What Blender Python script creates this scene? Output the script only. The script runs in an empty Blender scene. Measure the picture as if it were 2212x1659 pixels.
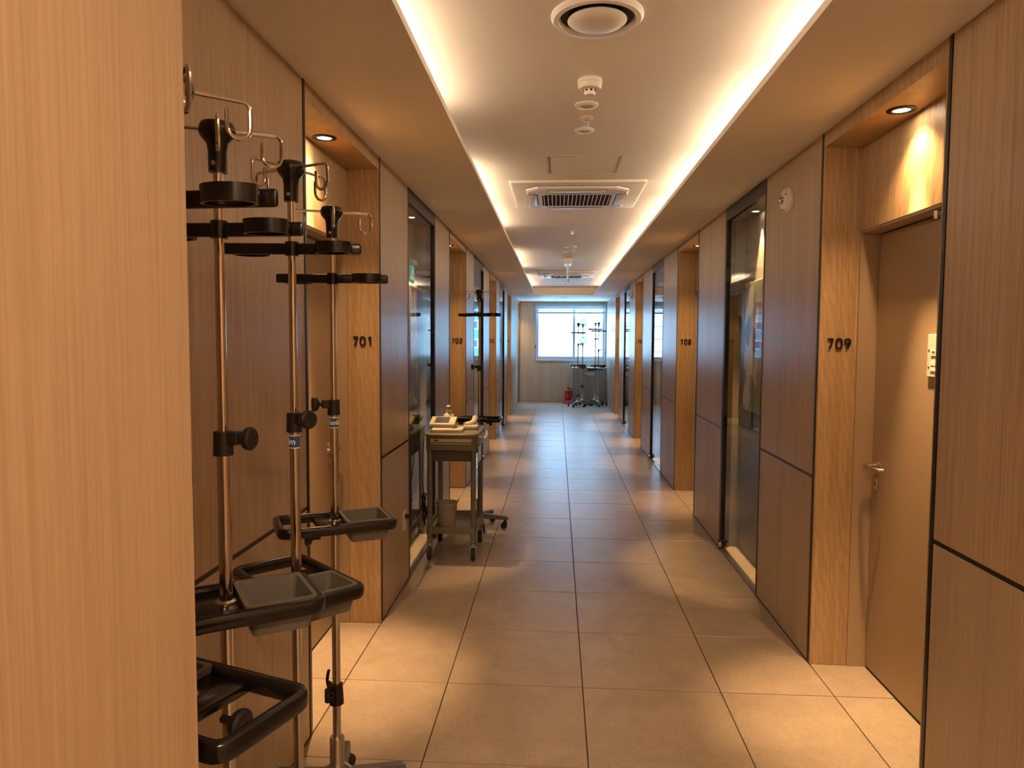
import bpy, bmesh, math, random
from mathutils import Vector, Matrix
random.seed(7)
PI = math.pi
C = bpy.context.scene.collection
S = bpy.context.scene

# ------------------------------------------------------------------ camera
F_PX, YAW, PITCH, ROLL, CAM_H = 1552.5, 0.06248, 0.06121, 0.00497, 1.528
cam = bpy.data.objects.new('camera', bpy.data.cameras.new('camera')); C.objects.link(cam)
cam.data.sensor_width = 36; cam.data.sensor_fit = 'HORIZONTAL'
cam.data.lens = F_PX/2212*36; cam.data.clip_start = .05; cam.data.clip_end = 200
Fw = Vector((-math.sin(YAW)*math.cos(PITCH), math.cos(YAW)*math.cos(PITCH), -math.sin(PITCH)))
R0 = Vector((math.cos(YAW), math.sin(YAW), 0)); U0 = R0.cross(Fw)
Rt = math.cos(ROLL)*R0 + math.sin(ROLL)*U0; Up = -math.sin(ROLL)*R0 + math.cos(ROLL)*U0
cam.matrix_world = Matrix(((Rt.x, Up.x, -Fw.x, 0), (Rt.y, Up.y, -Fw.y, 0), (Rt.z, Up.z, -Fw.z, CAM_H), (0, 0, 0, 1)))
S.camera = cam
# ------------------------------------------------------------------ world, sun, exposure
w = bpy.data.worlds.new('sky'); S.world = w; w.use_nodes = True
bg = w.node_tree.nodes['Background']; bg.inputs[0].default_value = (.33, .62, 1, 1); bg.inputs[1].default_value = 2.6
sun = bpy.data.objects.new('sun', bpy.data.lights.new('sun', 'SUN')); C.objects.link(sun)
sun.data.energy = 1.0; sun.data.color = (.72, .87, 1); sun.data.angle = .02
sun.rotation_euler = Vector((-.25, .75, -.75)).to_track_quat('-Z', 'Y').to_euler()
S.view_settings.view_transform = 'Standard'; S.view_settings.look = 'None'
S.view_settings.gamma = 1; S.view_settings.use_curve_mapping = False; S.view_settings.exposure = 2.88
COVE_POWER, COVE_COL = 3.1, (1, .75, .51)
ADDED_FILL_POWER = 25.0
SPOT_POWER, SPOT_COL = 24.0, (1, .58, .25)

# ------------------------------------------------------------------ materials
def mat(name, col, rough=.5, metal=0, spec=.5, emit=None, estr=0, coat=0):
    m = bpy.data.materials.new(name); m.use_nodes = True
    b = m.node_tree.nodes['Principled BSDF']
    b.inputs['Base Color'].default_value = (*col, 1); b.inputs['Roughness'].default_value = rough
    b.inputs['Metallic'].default_value = metal; b.inputs['Specular IOR Level'].default_value = spec
    if coat: b.inputs['Coat Weight'].default_value = coat; b.inputs['Coat Roughness'].default_value = .1
    if emit: b.inputs['Emission Color'].default_value = (*emit, 1); b.inputs['Emission Strength'].default_value = estr
    return m
def nodes(m): return m.node_tree.nodes, m.node_tree.links, m.node_tree.nodes['Principled BSDF']
def scaled_pos(m, sc, rnd=True):
    N, L, b = nodes(m)
    g = N.new('ShaderNodeNewGeometry'); v = N.new('ShaderNodeVectorMath'); v.operation = 'MULTIPLY'
    src = g.outputs['Position']
    if rnd:
        oi = N.new('ShaderNodeObjectInfo'); mu = N.new('ShaderNodeMath'); mu.operation = 'MULTIPLY'; mu.inputs[1].default_value = 17.3
        L.new(oi.outputs['Random'], mu.inputs[0]); ad = N.new('ShaderNodeVectorMath'); ad.operation = 'ADD'
        L.new(src, ad.inputs[0]); L.new(mu.outputs[0], ad.inputs[1]); src = ad.outputs[0]
    L.new(src, v.inputs[0]); v.inputs[1].default_value = sc
    return v.outputs[0]
def noise(m, vec, detail=5, rough=.6, dist=0, scale=1):
    N, L, b = nodes(m); n = N.new('ShaderNodeTexNoise'); L.new(vec, n.inputs['Vector'])
    n.inputs['Scale'].default_value = scale; n.inputs['Detail'].default_value = detail
    n.inputs['Roughness'].default_value = rough; n.inputs['Distortion'].default_value = dist
    return n.outputs['Fac']
def ramp(m, fac, stops):
    N, L, b = nodes(m); r = N.new('ShaderNodeValToRGB'); L.new(fac, r.inputs[0])
    e = r.color_ramp.elements
    while len(e) < len(stops): e.new(.5)
    for i, (p, c) in enumerate(stops): e[i].position = p; e[i].color = (*c, 1)
    return r.outputs[0]
def mixc(m, a, b_, fac, mode='MIX'):
    N, L, b = nodes(m); x = N.new('ShaderNodeMix'); x.data_type = 'RGBA'; x.blend_type = mode
    if isinstance(fac, float): x.inputs[0].default_value = fac
    else: L.new(fac, x.inputs[0])
    L.new(a, x.inputs[6]); L.new(b_, x.inputs[7]); return x.outputs[2]
def bump(m, h, strength=.1, dist=.002):
    N, L, b = nodes(m); n = N.new('ShaderNodeBump'); n.inputs['Strength'].default_value = strength
    n.inputs['Distance'].default_value = dist; L.new(h, n.inputs['Height']); L.new(n.outputs[0], b.inputs['Normal'])
def wood(name, dark, light, rough=.42, contrast=1, cathedral=False):
    m = mat(name, light, rough); N, L, b = nodes(m)
    fine = noise(m, scaled_pos(m, (170, 170, 3.2)), 4, .65)
    med = noise(m, scaled_pos(m, (34, 34, .8)), 5, .6, .4)
    big = noise(m, scaled_pos(m, (7, 7, .35)), 3, .5)
    k = .5*contrast
    lo = tuple(l+(d-l)*min(1, k*2) for d, l in zip(dark, light))
    c1 = ramp(m, med, [(.3, lo), (.68, light)])
    c2 = ramp(m, fine, [(.35, tuple(x*(1-.34*contrast) for x in (1, 1, 1))), (.65, (1, 1, 1))])
    c3 = ramp(m, big, [(.3, (.86, .84, .82)), (.7, (1.0, 1.0, 1.0))])
    c = mixc(m, mixc(m, c1, c2, 1.0, 'MULTIPLY'), c3, 1.0, 'MULTIPLY')
    h = fine
    if cathedral:
        wv = N.new('ShaderNodeTexWave'); wv.wave_type = 'BANDS'; wv.bands_direction = 'DIAGONAL'
        L.new(scaled_pos(m, (9, 9, 2.0)), wv.inputs['Vector']); wv.inputs['Scale'].default_value = 2.2
        wv.inputs['Distortion'].default_value = 9; wv.inputs['Detail'].default_value = 3; wv.inputs['Detail Scale'].default_value = .7
        c = mixc(m, c, ramp(m, wv.outputs['Fac'], [(.1, (.92, .9, .87)), (.5, (1, 1, 1))]), 1.0, 'MULTIPLY'); h = wv.outputs['Fac']
    L.new(c, b.inputs['Base Color']); bump(m, h, .12 if not cathedral else .25, .0012)
    return m
M = {}
M['panel'] = wood('oak_laminate_panel', (.47, .34, .215), (.58, .43, .285), .33, .8)
M['lower'] = wood('oak_laminate_lower_panel', (.46, .345, .235), (.53, .405, .28), .40, .5)
M['veneer'] = wood('oak_veneer_return', (.46, .31, .16), (.58, .41, .235), .5, .8, True)
M['near'] = wood('oak_laminate_near_wall', (.50, .355, .22), (.60, .44, .29), .5, .5)
M['end'] = wood('pale_oak_end_wall', (.64, .58, .49), (.76, .70, .61), .45, .6)
M['cab'] = wood('grey_oak_cabinet', (.36, .345, .31), (.44, .425, .385), .45, .6)
M['trim'] = mat('black_anodised_trim', (.012, .011, .011), .38, .3)
M['strip'] = mat('dark_metal_strip', (.03, .028, .028), .3, .6)
M['bronze'] = mat('dark_bronze_frame', (.022, .018, .016), .4, .4)
M['core'] = mat('wall_core', (.09, .08, .07), .9)
M['grout'] = mat('dark_grout', (.035, .026, .02), .9)
t = mat('porcelain_tile', (.3, .26, .22), .32); M['tile'] = t; N, L, b = nodes(t)
n1 = noise(t, scaled_pos(t, (5, 5, 5)), 7, .62, .6); n2 = noise(t, scaled_pos(t, (60, 60, 60)), 4, .7)
c1 = ramp(t, n1, [(.28, (.31, .25, .195)), (.72, (.41, .338, .268))]); c2 = ramp(t, n2, [(.3, (.84, .82, .8)), (.5, (1, 1, 1))])
L.new(mixc(t, c1, c2, 1.0, 'MULTIPLY'), b.inputs['Base Color'])
bump(t, noise(t, scaled_pos(t, (3.2, 9, 1)), 2, .5), .12, .004)
b.inputs['Specular IOR Level'].default_value = .42
t = mat('ceiling_paint', (.82, .79, .75), .62); M['ceil'] = t; bump(t, noise(t, scaled_pos(t, (2, 2, 2), False), 3), .08, .01)
M['white'] = mat('white_plastic', (.78, .76, .73), .38)
M['white2'] = mat('off_white_plastic', (.62, .58, .5), .4)
M['black'] = mat('glossy_black_plastic', (.006, .005, .005), .22)
M['blackm'] = mat('matt_black_plastic', (.01, .009, .009), .5)
M['rubber'] = mat('dark_rubber', (.02, .019, .018), .6)
M['chrome'] = mat('brushed_chrome', (.62, .56, .5), .14, 1)
M['steel'] = mat('satin_steel', (.55, .5, .45), .3, 1)
M['pan'] = mat('grey_plastic_pan', (.125, .113, .1), .45)
M['pan2'] = mat('shaded_bucket_slot', (.24, .21, .185), .5)
M['base'] = mat('grey_cast_leg', (.14, .14, .145), .4, .3)
M['door'] = mat('taupe_painted_door', (.34, .25, .165), .42)
M['jamb'] = mat('taupe_painted_frame', (.37, .275, .185), .42)
M['cart'] = mat('grey_green_cart_plastic', (.155, .15, .115), .4)
M['cartd'] = mat('dark_grey_drawer_plastic', (.06, .057, .047), .5)
M['bucket'] = mat('translucent_grey_bucket', (.40, .35, .31), .45)
M['cream'] = mat('cream_plastic', (.60, .53, .41), .4)
M['screen'] = mat('dim_grey_display', (.10, .11, .13), .15)
M['red'] = mat('red_enamel', (.52, .008, .012), .28)
M['redp'] = mat('red_plastic', (.6, .03, .03), .45)
M['white_print'] = mat('white_print', (.85, .85, .85), .5)
M['blue'] = mat('blue_sticker', (.035, .10, .26), .4)
M['dark_print'] = mat('dark_print', (.06, .05, .05), .6)
M['digit'] = mat('dark_bronze_digits', (.02, .013, .009), .45, .3)
M['alu'] = mat('white_aluminium_window', (.55, .6, .66), .4)
M['blind'] = mat('pale_blind_slat', (.6, .66, .7), .4)
M['grille'] = mat('brown_shadow_grille', (.10, .065, .04), .7)
M['caseback'] = t = mat('sparkling_plaster', (.2, .18, .15), .6)
N, L, b = nodes(t); nn = noise(t, scaled_pos(t, (240, 240, 240), False), 2, .6); L.new(ramp(t, nn, [(.35, (.10, .09, .07)), (.65, (.26, .23, .18))]), b.inputs['Base Color']); bump(t, nn, .5, .003)
M['casefloor'] = mat('cream_case_floor', (.62, .52, .36), .5)
M['facade'] = mat('white_facade', (.55, .55, .54), .8)
M['facadej'] = mat('grey_facade_joint', (.07, .08, .09), .8)
M['teal'] = mat('teal_facade', (.06, .25, .27), .6)
M['tealw'] = mat('blue_window_glass', (.02, .09, .17), .2)
M['green'] = mat('lit_green_sign', (.0, .22, .13), .4, emit=(.0, .30, .18), estr=.3)
M['signwhite'] = mat('lit_white_sign', (.8, .85, .8), .4, emit=(.7, .9, .8), estr=.12)
M['lens'] = mat('lit_lamp_lens', (1, .9, .7), .4, emit=(1, .78, .5), estr=9)
M['lensoff'] = mat('unlit_lamp_lens', (.55, .54, .52), .25)
M['tube'] = mat('lit_cove_tube', (1, .9, .8), .5, emit=COVE_COL, estr=COVE_POWER)
def glass_mat(name, tint, ior=1.5):
    m = bpy.data.materials.new(name); m.use_nodes = True; N, L = m.node_tree.nodes, m.node_tree.links
    N.remove(N['Principled BSDF']); out = N['Material Output']
    f = N.new('ShaderNodeFresnel'); f.inputs[0].default_value = ior
    a = N.new('ShaderNodeBsdfTransparent'); a.inputs[0].default_value = (*tint, 1)
    g = N.new('ShaderNodeBsdfGlossy'); g.inputs['Roughness'].default_value = .0
    x = N.new('ShaderNodeMixShader'); ge = N.new('ShaderNodeNewGeometry'); mm = N.new('ShaderNodeMath'); mm.operation = 'MULTIPLY_ADD'; mm.inputs[1].default_value = -1; mm.inputs[2].default_value = 1; L.new(ge.outputs['Backfacing'], mm.inputs[0])
    m2 = N.new('ShaderNodeMath'); m2.operation = 'MULTIPLY'; L.new(f.outputs[0], m2.inputs[0]); L.new(mm.outputs[0], m2.inputs[1]); L.new(m2.outputs[0], x.inputs[0]); L.new(a.outputs[0], x.inputs[1]); L.new(g.outputs[0], x.inputs[2])
    L.new(x.outputs[0], out.inputs[0]); return m
M['glass'] = glass_mat('case_glass', (.88, .9, .9), 1.9)
M['winglass'] = glass_mat('window_glass', (.96, .98, .98), 1.45)
M['strobelens'] = glass_mat('clear_strobe_lens', (.92, .9, .88), 1.8)
# abstract print: pale ground with irregular coloured patches
t = mat('abstract_print', (.6, .6, .6), .5); M['art'] = t; N, L, b = nodes(t)
v = N.new('ShaderNodeTexVoronoi'); L.new(scaled_pos(t, (1, 8.5, 6.5)), v.inputs['Vector']); v.inputs['Scale'].default_value = 1
sp = N.new('ShaderNodeSeparateColor'); L.new(v.outputs['Color'], sp.inputs[0])
r = ramp(t, sp.outputs[0], [(0, (.62, .55, .48)), (.2, (.16, .11, .14)), (.36, (.5, .2, .24)), (.5, (.30, .38, .27)), (.64, (.68, .66, .62)), (.82, (.3, .27, .3))])
r.node.color_ramp.interpolation = 'CONSTANT'; L.new(r, b.inputs['Base Color'])

# ------------------------------------------------------------------ mesh helpers
def B(): return bmesh.new()
def box(bm, x0, x1, y0, y1, z0, z1, bev=0, seg=1, mtx=None):
    r = bmesh.ops.create_cube(bm, size=1); vs = r['verts']
    for v in vs: v.co = Vector(((x0+x1)/2+v.co.x*(x1-x0), (y0+y1)/2+v.co.y*(y1-y0), (z0+z1)/2+v.co.z*(z1-z0)))
    if bev:
        es = list({e for v in vs for e in v.link_edges})
        rr = bmesh.ops.bevel(bm, geom=es, offset=bev, segments=seg, affect='EDGES', profile=.5); vs = list({v for f in rr['faces'] for v in f.verts} | {v for v in vs if v.is_valid})
    if mtx: bmesh.ops.transform(bm, matrix=mtx, verts=[v for v in vs if v.is_valid])
    return bm
def frame_of(d):
    d = d.normalized(); a = Vector((0, 0, 1)) if abs(d.z) < .95 else Vector((1, 0, 0))
    u = d.cross(a).normalized(); return u, d.cross(u).normalized()
def rings(bm, rows, closed=False, caps=True):
    n = len(rows); k = len(rows[0])
    V = [[bm.verts.new(p) for p in r] for r in rows]
    for i in range(n if closed else n-1):
        a, b_ = V[i], V[(i+1) % n]
        for j in range(k): bm.faces.new((a[j], a[(j+1) % k], b_[(j+1) % k], b_[j]))
    if caps and not closed:
        bm.faces.new(list(reversed(V[0]))); bm.faces.new(V[-1])
    return bm
def cyl(bm, p0, p1, r0, r1=None, seg=16):
    p0, p1 = Vector(p0), Vector(p1); r1 = r0 if r1 is None else r1; u, v = frame_of(p1-p0)
    return rings(bm, [[p+(u*math.cos(a)+v*math.sin(a))*r for a in [2*PI*j/seg for j in range(seg)]] for p, r in ((p0, r0), (p1, r1))])
def tube(bm, pts, r, seg=8, closed=False):
    P = [Vector(p) for p in pts]; n = len(P); rows = []; u = None
    for i, p in enumerate(P):
        d = (P[(i+1) % n]-P[i-1]) if closed else (P[min(i+1, n-1)]-P[max(i-1, 0)])
        d.normalize()
        if u is None: u, _ = frame_of(d)
        u = (u-d*u.dot(d)).normalized(); v = d.cross(u)
        rows.append([p+(u*math.cos(a)+v*math.sin(a))*r for a in [2*PI*j/seg for j in range(seg)]])
    return rings(bm, rows, closed)
def lathe(bm, prof, seg=24, o=(0, 0, 0), axis='Z'):
    o = Vector(o); rows = []
    for r, z in prof:
        rw = []
        for j in range(seg):
            a = 2*PI*j/seg; x, y = r*math.cos(a), r*math.sin(a)
            rw.append(o+(Vector((x, y, z)) if axis == 'Z' else Vector((z, x, y)) if axis == 'X' else Vector((x, z, y))))
        rows.append(rw)
    return rings(bm, rows)
def sweep(bm, path, prof, closed=True):
    """path: 2d points in XY; prof: (outward, z) polygon"""
    P = [Vector((p[0], p[1], 0)) for p in path]; n = len(P); rows = []
    for i, p in enumerate(P):
        d = (P[(i+1) % n]-P[i-1]) if closed else (P[min(i+1, n-1)]-P[max(i-1, 0)])
        d.normalize(); o = Vector((d.y, -d.x, 0))
        rows.append([p+o*a+Vector((0, 0, z)) for a, z in prof])
    return rings(bm, rows, closed)
def rrect(x0, x1, y0, y1, r, k=5):
    out = []
    for cx, cy, a0 in ((x1-r, y1-r, 0), (x0+r, y1-r, PI/2), (x0+r, y0+r, PI), (x1-r, y0+r, 1.5*PI)):
        for j in range(k+1): a = a0+PI/2*j/k; out.append((cx+r*math.cos(a), cy+r*math.sin(a)))
    return out
def loft(bm, polys):
    return rings(bm, [[Vector((x, y, z)) for x, y in p] for p, z in polys])
def mesh(name, bm, m, smooth=True, ang=35):
    bmesh.ops.recalc_face_normals(bm, faces=bm.faces)
    me = bpy.data.meshes.new(name); bm.to_mesh(me); bm.free(); me.materials.append(m)
    if smooth:
        for p in me.polygons: p.use_smooth = True
        me.set_sharp_from_angle(angle=math.radians(ang))
    return me
def inst(name, me, parent=None, loc=(0, 0, 0), rot=(0, 0, 0), scale=None):
    o = bpy.data.objects.new(name, me); C.objects.link(o); o.location = loc; o.rotation_euler = rot
    if scale: o.scale = scale
    if parent: o.parent = parent
    return o
def obj(name, bm, m, parent=None, loc=(0, 0, 0), rot=(0, 0, 0), smooth=True, ang=35):
    return inst(name, mesh(name, bm, m, smooth, ang), parent, loc, rot)
def tag(o, label, cat, group=None, kind=None):
    o['label'] = label; o['category'] = cat
    if group: o['group'] = group
    if kind: o['kind'] = kind
    return o
def thing(name, label, cat, loc=(0, 0, 0), rotz=0, group=None, kind=None):
    o = inst(name, None, None, loc, (0, 0, rotz)); return tag(o, label, cat, group, kind)
def bo(name, m, parent, *a, **k): return obj(name, box(B(), *a, **k), m, parent, smooth=bool(k.get('bev')))
def text_mesh(s, size, ext, m, off=0, align='CENTER', bend=None, name='print'):
    cu = bpy.data.curves.new('t', 'FONT'); cu.body = s; cu.size = size; cu.extrude = ext; cu.align_x = align; cu.align_y = 'CENTER'; cu.offset = off; cu.resolution_u = 4
    o = bpy.data.objects.new('t', cu); C.objects.link(o)
    dg = bpy.context.evaluated_depsgraph_get(); me = bpy.data.meshes.new_from_object(o.evaluated_get(dg)); me.name = name
    bpy.data.objects.remove(o); me.materials.clear(); me.materials.append(m)
    if bend:
        for v in me.vertices:
            a = v.co.x/bend; r = bend+v.co.z; v.co = Vector((r*math.sin(a), -r*math.cos(a), v.co.y))
    return me
def spot(name, parent, loc, energy, angle, blend=.4, size=.02, aim=(0, 0, -1), col=SPOT_COL):
    l = bpy.data.lights.new(name, 'SPOT'); l.energy = energy; l.spot_size = angle; l.spot_blend = blend; l.shadow_soft_size = size; l.color = col
    o = bpy.data.objects.new(name, l); C.objects.link(o); o.location = loc
    o.rotation_euler = Vector(aim).to_track_quat('-Z', 'Y').to_euler(); o.parent = parent; return o

# ------------------------------------------------------------------ layout (metres; X right, Y along the corridor)
XL, XR, YE, ZC, ZU, YB = -.935, 1.2075, 17.85, 2.475, 2.63, -3.0
WALL0, NEARX = .84, -.441           # far edge of the near wood wall and its face
NICHE_D, RET_D = .25, .168
LEFT = [('N', 2.632, 3.762, '701'), ('D', 4.475, 5.48), ('N', 6.213, 7.335, '702'), ('D', 8.045, 9.09), ('N', 9.88, 10.956, '703'),
        ('D', 11.666, 12.69), ('N', 13.48, 14.52, '704'), ('N', 17.05, 17.79, '705')]
RIGHT = [('N', 2.357, 3.43, '709'), ('D', 4.32, 5.325), ('N', 6.314, 7.39, '708'), ('D', 8.36, 9.33), ('N', 10.31, 11.30, '707'),
         ('D', 12.2, 13.15), ('N', 14.15, 15.08, '706')]

# ------------------------------------------------------------------ floor
floor = obj('floor', box(B(), XL-.5, XR+.5, YB, YE+.1, -.12, -.004), M['grout'], smooth=False)
tag(floor, 'beige grey porcelain tiled corridor floor with dark thin joints', 'floor', kind='structure')
cache = {}
def tile(x0, x1, y0, y1):
    g = .0022; w_, h_ = round(x1-x0-2*g, 4), round(y1-y0-2*g, 4)
    if w_ < .02 or h_ < .02: return
    if (w_, h_) not in cache: cache[(w_, h_)] = mesh('tile', box(B(), -w_/2, w_/2, -h_/2, h_/2, -.012, 0, bev=.0012), M['tile'])
    inst('tile', cache[(w_, h_)], floor, ((x0+x1)/2, (y0+y1)/2, random.uniform(-.0005, .0003)), (random.uniform(-1, 1)*.0009, random.uniform(-1, 1)*.0009, 0))
XJ = [XL, -.475, .125, .725, XR]
rows = [2.4955+.6*j for j in range(-10, 27)]
for j in range(len(rows)-1):
    a, b_ = max(rows[j], YB), min(rows[j+1], YE)
    if b_-a < .03: continue
    for i in range(4): tile(XJ[i], XJ[i+1], a, b_)
    for side, seq in ((-1, LEFT), (1, RIGHT)):
        for s in seq:
            if s[0] != 'N': continue
            y0, y1 = max(a, s[1]+.022), min(b_, s[2]-.022)
            if y1-y0 > .03: tile(*((XL-NICHE_D-.005, XL) if side < 0 else (XR, XR+NICHE_D+.005)), y0, y1)

# ------------------------------------------------------------------ ceiling
ceiling = thing('ceiling', 'painted plasterboard ceiling with long recessed lit coffer', 'ceiling', kind='structure')
CX0, CX1, CY0, CY1 = -.47, .755, -2.4, 15.2
def cboard(x0, x1, y0, y1, z0, z1, n='ceiling_board'): return obj(n, box(B(), x0, x1, y0, y1, z0, z1), M['ceil'], ceiling, smooth=False)
yb = [YB, .5, 2.9, 5.3, 7.7, 10.1, 12.5, CY1]
for i in range(len(yb)-1):
    cboard(XL-.5, CX0, yb[i]+.0006, yb[i+1]-.0006, ZC, ZC+.028); cboard(CX1, XR+.5, yb[i]+.0006, yb[i+1]-.0006, ZC, ZC+.028)
cboard(XL-.5, XR+.5, CY1, YE+.2, ZC, ZC+.028); cboard(CX0, CX1, YB, CY0, ZC, ZC+.028)
TX0, TX1 = CX0-.24, CX1+.24
cboard(TX0-.02, TX0, YB, CY1+.1, ZC+.028, ZU, 'cove_side'); cboard(TX1, TX1+.02, YB, CY1+.1, ZC+.028, ZU, 'cove_side')
cboard(TX0, TX1, CY1+.02, CY1+.1, ZC+.028, ZU, 'cove_end'); cboard(TX0, TX1, CY0-.1, CY0, ZC+.028, ZU, 'cove_end')
yb = [CY0, .5, 3.05, 5.06, 7.07, 8.65, 10.2, 11.9, 13.5, CY1+.02]
for i in range(len(yb)-1): cboard(TX0, TX1, yb[i]+.001, yb[i+1]-.001, ZU, ZU+.012, 'coffer_board')
obj('roof_slab', box(B(), XL-.7, XR+.7, YB-.2, YE+.2, ZU+.03, ZU+.3), M['core'], ceiling, smooth=False)
def cove(x, y0, y1, side):
    o = thing('cove_light', 'warm fluorescent batten hidden in the ceiling cove on the %s side' % side, 'light', (x, y0, ZC+.028), 0, 'cove battens along the %s side' % side)
    bo('batten_body', M['white'], o, -.02, .02, 0, y1-y0, 0, .025)
    obj('lit_tube', cyl(B(), (0, .01, .036), (0, y1-y0-.01, .036), .011, seg=10), M['tube'], o)
for i in range(13):
    cove(TX1-.075, -2.2+1.3*i, -2.2+1.3*i+1.2, 'right')
for a, b_ in ((-2, -.8), (-.6, .6), (.9, 2.1), (2.2, 3.4), (4.5, 5.7), (5.8, 7.0), (8.9, 10.1), (10.2, 10.9), (12.2, 13.4), (13.5, 14.7)): cove(TX0+.075, a, b_, 'left')

# ------------------------------------------------------------------ side walls
def X(side, d): return (XL-d) if side < 0 else (XR+d)
def sb(side, d0, d1, y0, y1, z0, z1): # box args in wall depth coordinates
    a, b_ = X(side, d0), X(side, d1); return (min(a, b_), max(a, b_), y0, y1, z0, z1)
doors = []; cases = []
LOWCUT = {-1: (1.10, 1.68, 2.27), 1: (-1.7, -.5, 1.3, 1.9)}
def build_wall(side, name, label, seq, ystart, extra):
    root = B(); par = thing(name, label, 'wall', kind='structure')
    trims = thing('trim_1' if side < 0 else 'trim_2', 'slim black vertical metal trims edging the %s wall recesses' % ('left' if side < 0 else 'right'), 'trim', kind='structure')
    spans = []; y = ystart
    for s in seq:
        a = s[1]-.009 if s[0] == 'N' else s[1]
        spans.append((y, a)); y = s[2]+.009 if s[0] == 'N' else s[2]
    spans.append((y, YE))
    for a, b_ in spans:
        if b_-a < .03: continue
        box(root, *sb(side, .016, NICHE_D+.12, a, b_, 0, ZC))
        cuts = [a]+[c for c in extra if a+.05 < c < b_-.05]+[b_]
        for i in range(len(cuts)-1):
            p, q = cuts[i], cuts[i+1]
            bo('upper_panel', M['panel'], par, *sb(side, 0, .016, p+.001, q-.001, .899, ZC-.003), bev=.0008)
            n = max(1, round((q-p)/.48)) if (q-p) < 1.2 else 0
            if n: lows = [p+(q-p)*k/n for k in range(n+1)]
            else: lows = [p]+[c for c in (LOWCUT[side]) if p+.1 < c < q-.1]+[q]
            for k in range(len(lows)-1):
                bo('lower_panel', M['lower'], par, *sb(side, 0, .016, lows[k]+.0012, lows[k+1]-.0012, .004, .884), bev=.0008)
        bo('joint_strip', M['strip'], par, *sb(side, .001, .016, a, b_, .884, .899))
    for s in seq:
        a, b_ = s[1], s[2]
        if s[0] == 'N':
            for y in (a, b_): bo('trim_strip', M['trim'], trims, *sb(side, -.003, .03, y-.009, y+.009, 0, ZC-.001))
            o0, o1 = a+.022, b_-.022
            bo('return_board', M['veneer'], par, *sb(side, 0, RET_D, a+.009, o0, 0, 2.41)); bo('return_board', M['veneer'], par, *sb(side, 0, RET_D, o1, b_-.009, 0, 2.41))
            bo('header_board', M['veneer'], par, *sb(side, 0, RET_D+.09, a+.009, b_-.009, 2.41, ZC-.001))
            bo('lintel_board', M['veneer'], par, *sb(side, RET_D, RET_D+.02, o0, o1, 2.03, 2.41))
            g = bo('corner_guard', M['veneer'], par, *sb(side, .002, .03, o1-.003, o1, .0, 1.335))
            box(root, *sb(side, NICHE_D+.05, NICHE_D+.12, a-.02, b_+.02, 0, ZC)); box(root, *sb(side, RET_D+.02, NICHE_D+.05, a+.009, b_-.009, 2.06, 2.41))
            for p, q in ((a-.001, a+.009), (b_-.009, b_+.001)): box(root, *sb(side, RET_D, NICHE_D+.05, p, q, 0, 2.41))
            doors.append((side, o0, o1, s[3]))
        else:
            box(root, *sb(side, .2, NICHE_D+.12, a-.01, b_+.01, 0, ZC)); cases.append((side, a, b_))
    obj('wall_core', root, M['core'], par, smooth=False)
build_wall(-1, 'wall_left', 'left corridor wall of tall oak panels with door recesses', LEFT, WALL0-.0, [15.157, 16.175])
build_wall(1, 'wall_right', 'right corridor wall of tall oak panels with door recesses', RIGHT, YB, [.7, 15.98, 16.9])
tag(obj('wall_near', box(B(), XL-.4, NEARX, YB, WALL0, 0, ZC-.001, bev=.002), M['near']), 'plain oak wall close to the camera hiding the first drip stand', 'wall', kind='structure')
tag(obj('wall_back', box(B(), XL-.5, XR+.5, YB-.15, YB, 0, ZC), M['end'], smooth=False), 'plain oak wall behind the camera closing the corridor', 'wall', kind='structure')

# doors, frames and room numbers
ORD = {'701': 1, '702': 2, '703': 3, '704': 4, '705': 5, '706': 6, '707': 7, '708': 8, '709': 9}
WHERE = {'701': 'behind the near drip stands', '702': 'just beyond the grey cart', '703': 'third along the left wall', '704': 'fourth along the left wall', '705': 'in the far left corner by the window', '706': 'farthest along the right wall', '707': 'beside the distant fire strobe', '708': 'second along the right wall', '709': 'nearest on the right wall'}
def arc(cx, cy, rx, ry, a0, a1, n=9): return [(cx+rx*math.cos(math.radians(a0+(a1-a0)*k/n)), cy+ry*math.sin(math.radians(a0+(a1-a0)*k/n))) for k in range(n+1)]
STROKES = {'0': [[(-.5, .4)]+arc(0, .4, .5, .45, 180, 0)+[(.5, -.4)]+arc(0, -.4, .5, .45, 0, -180)+[(-.5, .4)]],
 '1': [[(-.3, .5), (.12, .85)], [(.12, .88), (.12, -.85)]], '2': [arc(0, .42, .48, .43, 165, -30)+[(.3, .1), (-.45, -.78)], [(-.5, -.8), (.5, -.8)]],
 '3': [arc(-.02, .43, .45, .42, 150, -80), arc(-.02, -.4, .5, .44, 85, -150)], '4': [[(.1, .85), (-.5, -.4), (.55, -.4)], [(.2, .05), (.2, -.85)]],
 '5': [[(.45, .8), (-.4, .8), (-.43, .05)], arc(-.02, -.33, .48, .5, 130, -145)], '6': [[(.15, .88), (-.42, -.15)], arc(0, -.38, .47, .46, 0, 360, 16)],
 '7': [[(-.5, .8), (.5, .8)], [(.45, .82), (-.15, -.88)]], '8': [arc(0, .44, .42, .4, 0, 360, 16), arc(0, -.4, .48, .44, 0, 360, 16)], '9': [[(-.15, -.88), (.42, .15)], arc(0, .38, .47, .46, 0, 360, 16)]}
def digit(ch):
    f = B(); q = .0042
    for st in STROKES[ch]: sweep(f, [(x*.0235, y*.0262) for x, y in st], [(q, -.004), (q, .004), (-q, .004), (-q, -.004)], closed=False)
    return mesh('digit', f, M['digit'], False)
digit_mesh = {d: digit(d) for d in STROKES}
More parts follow.
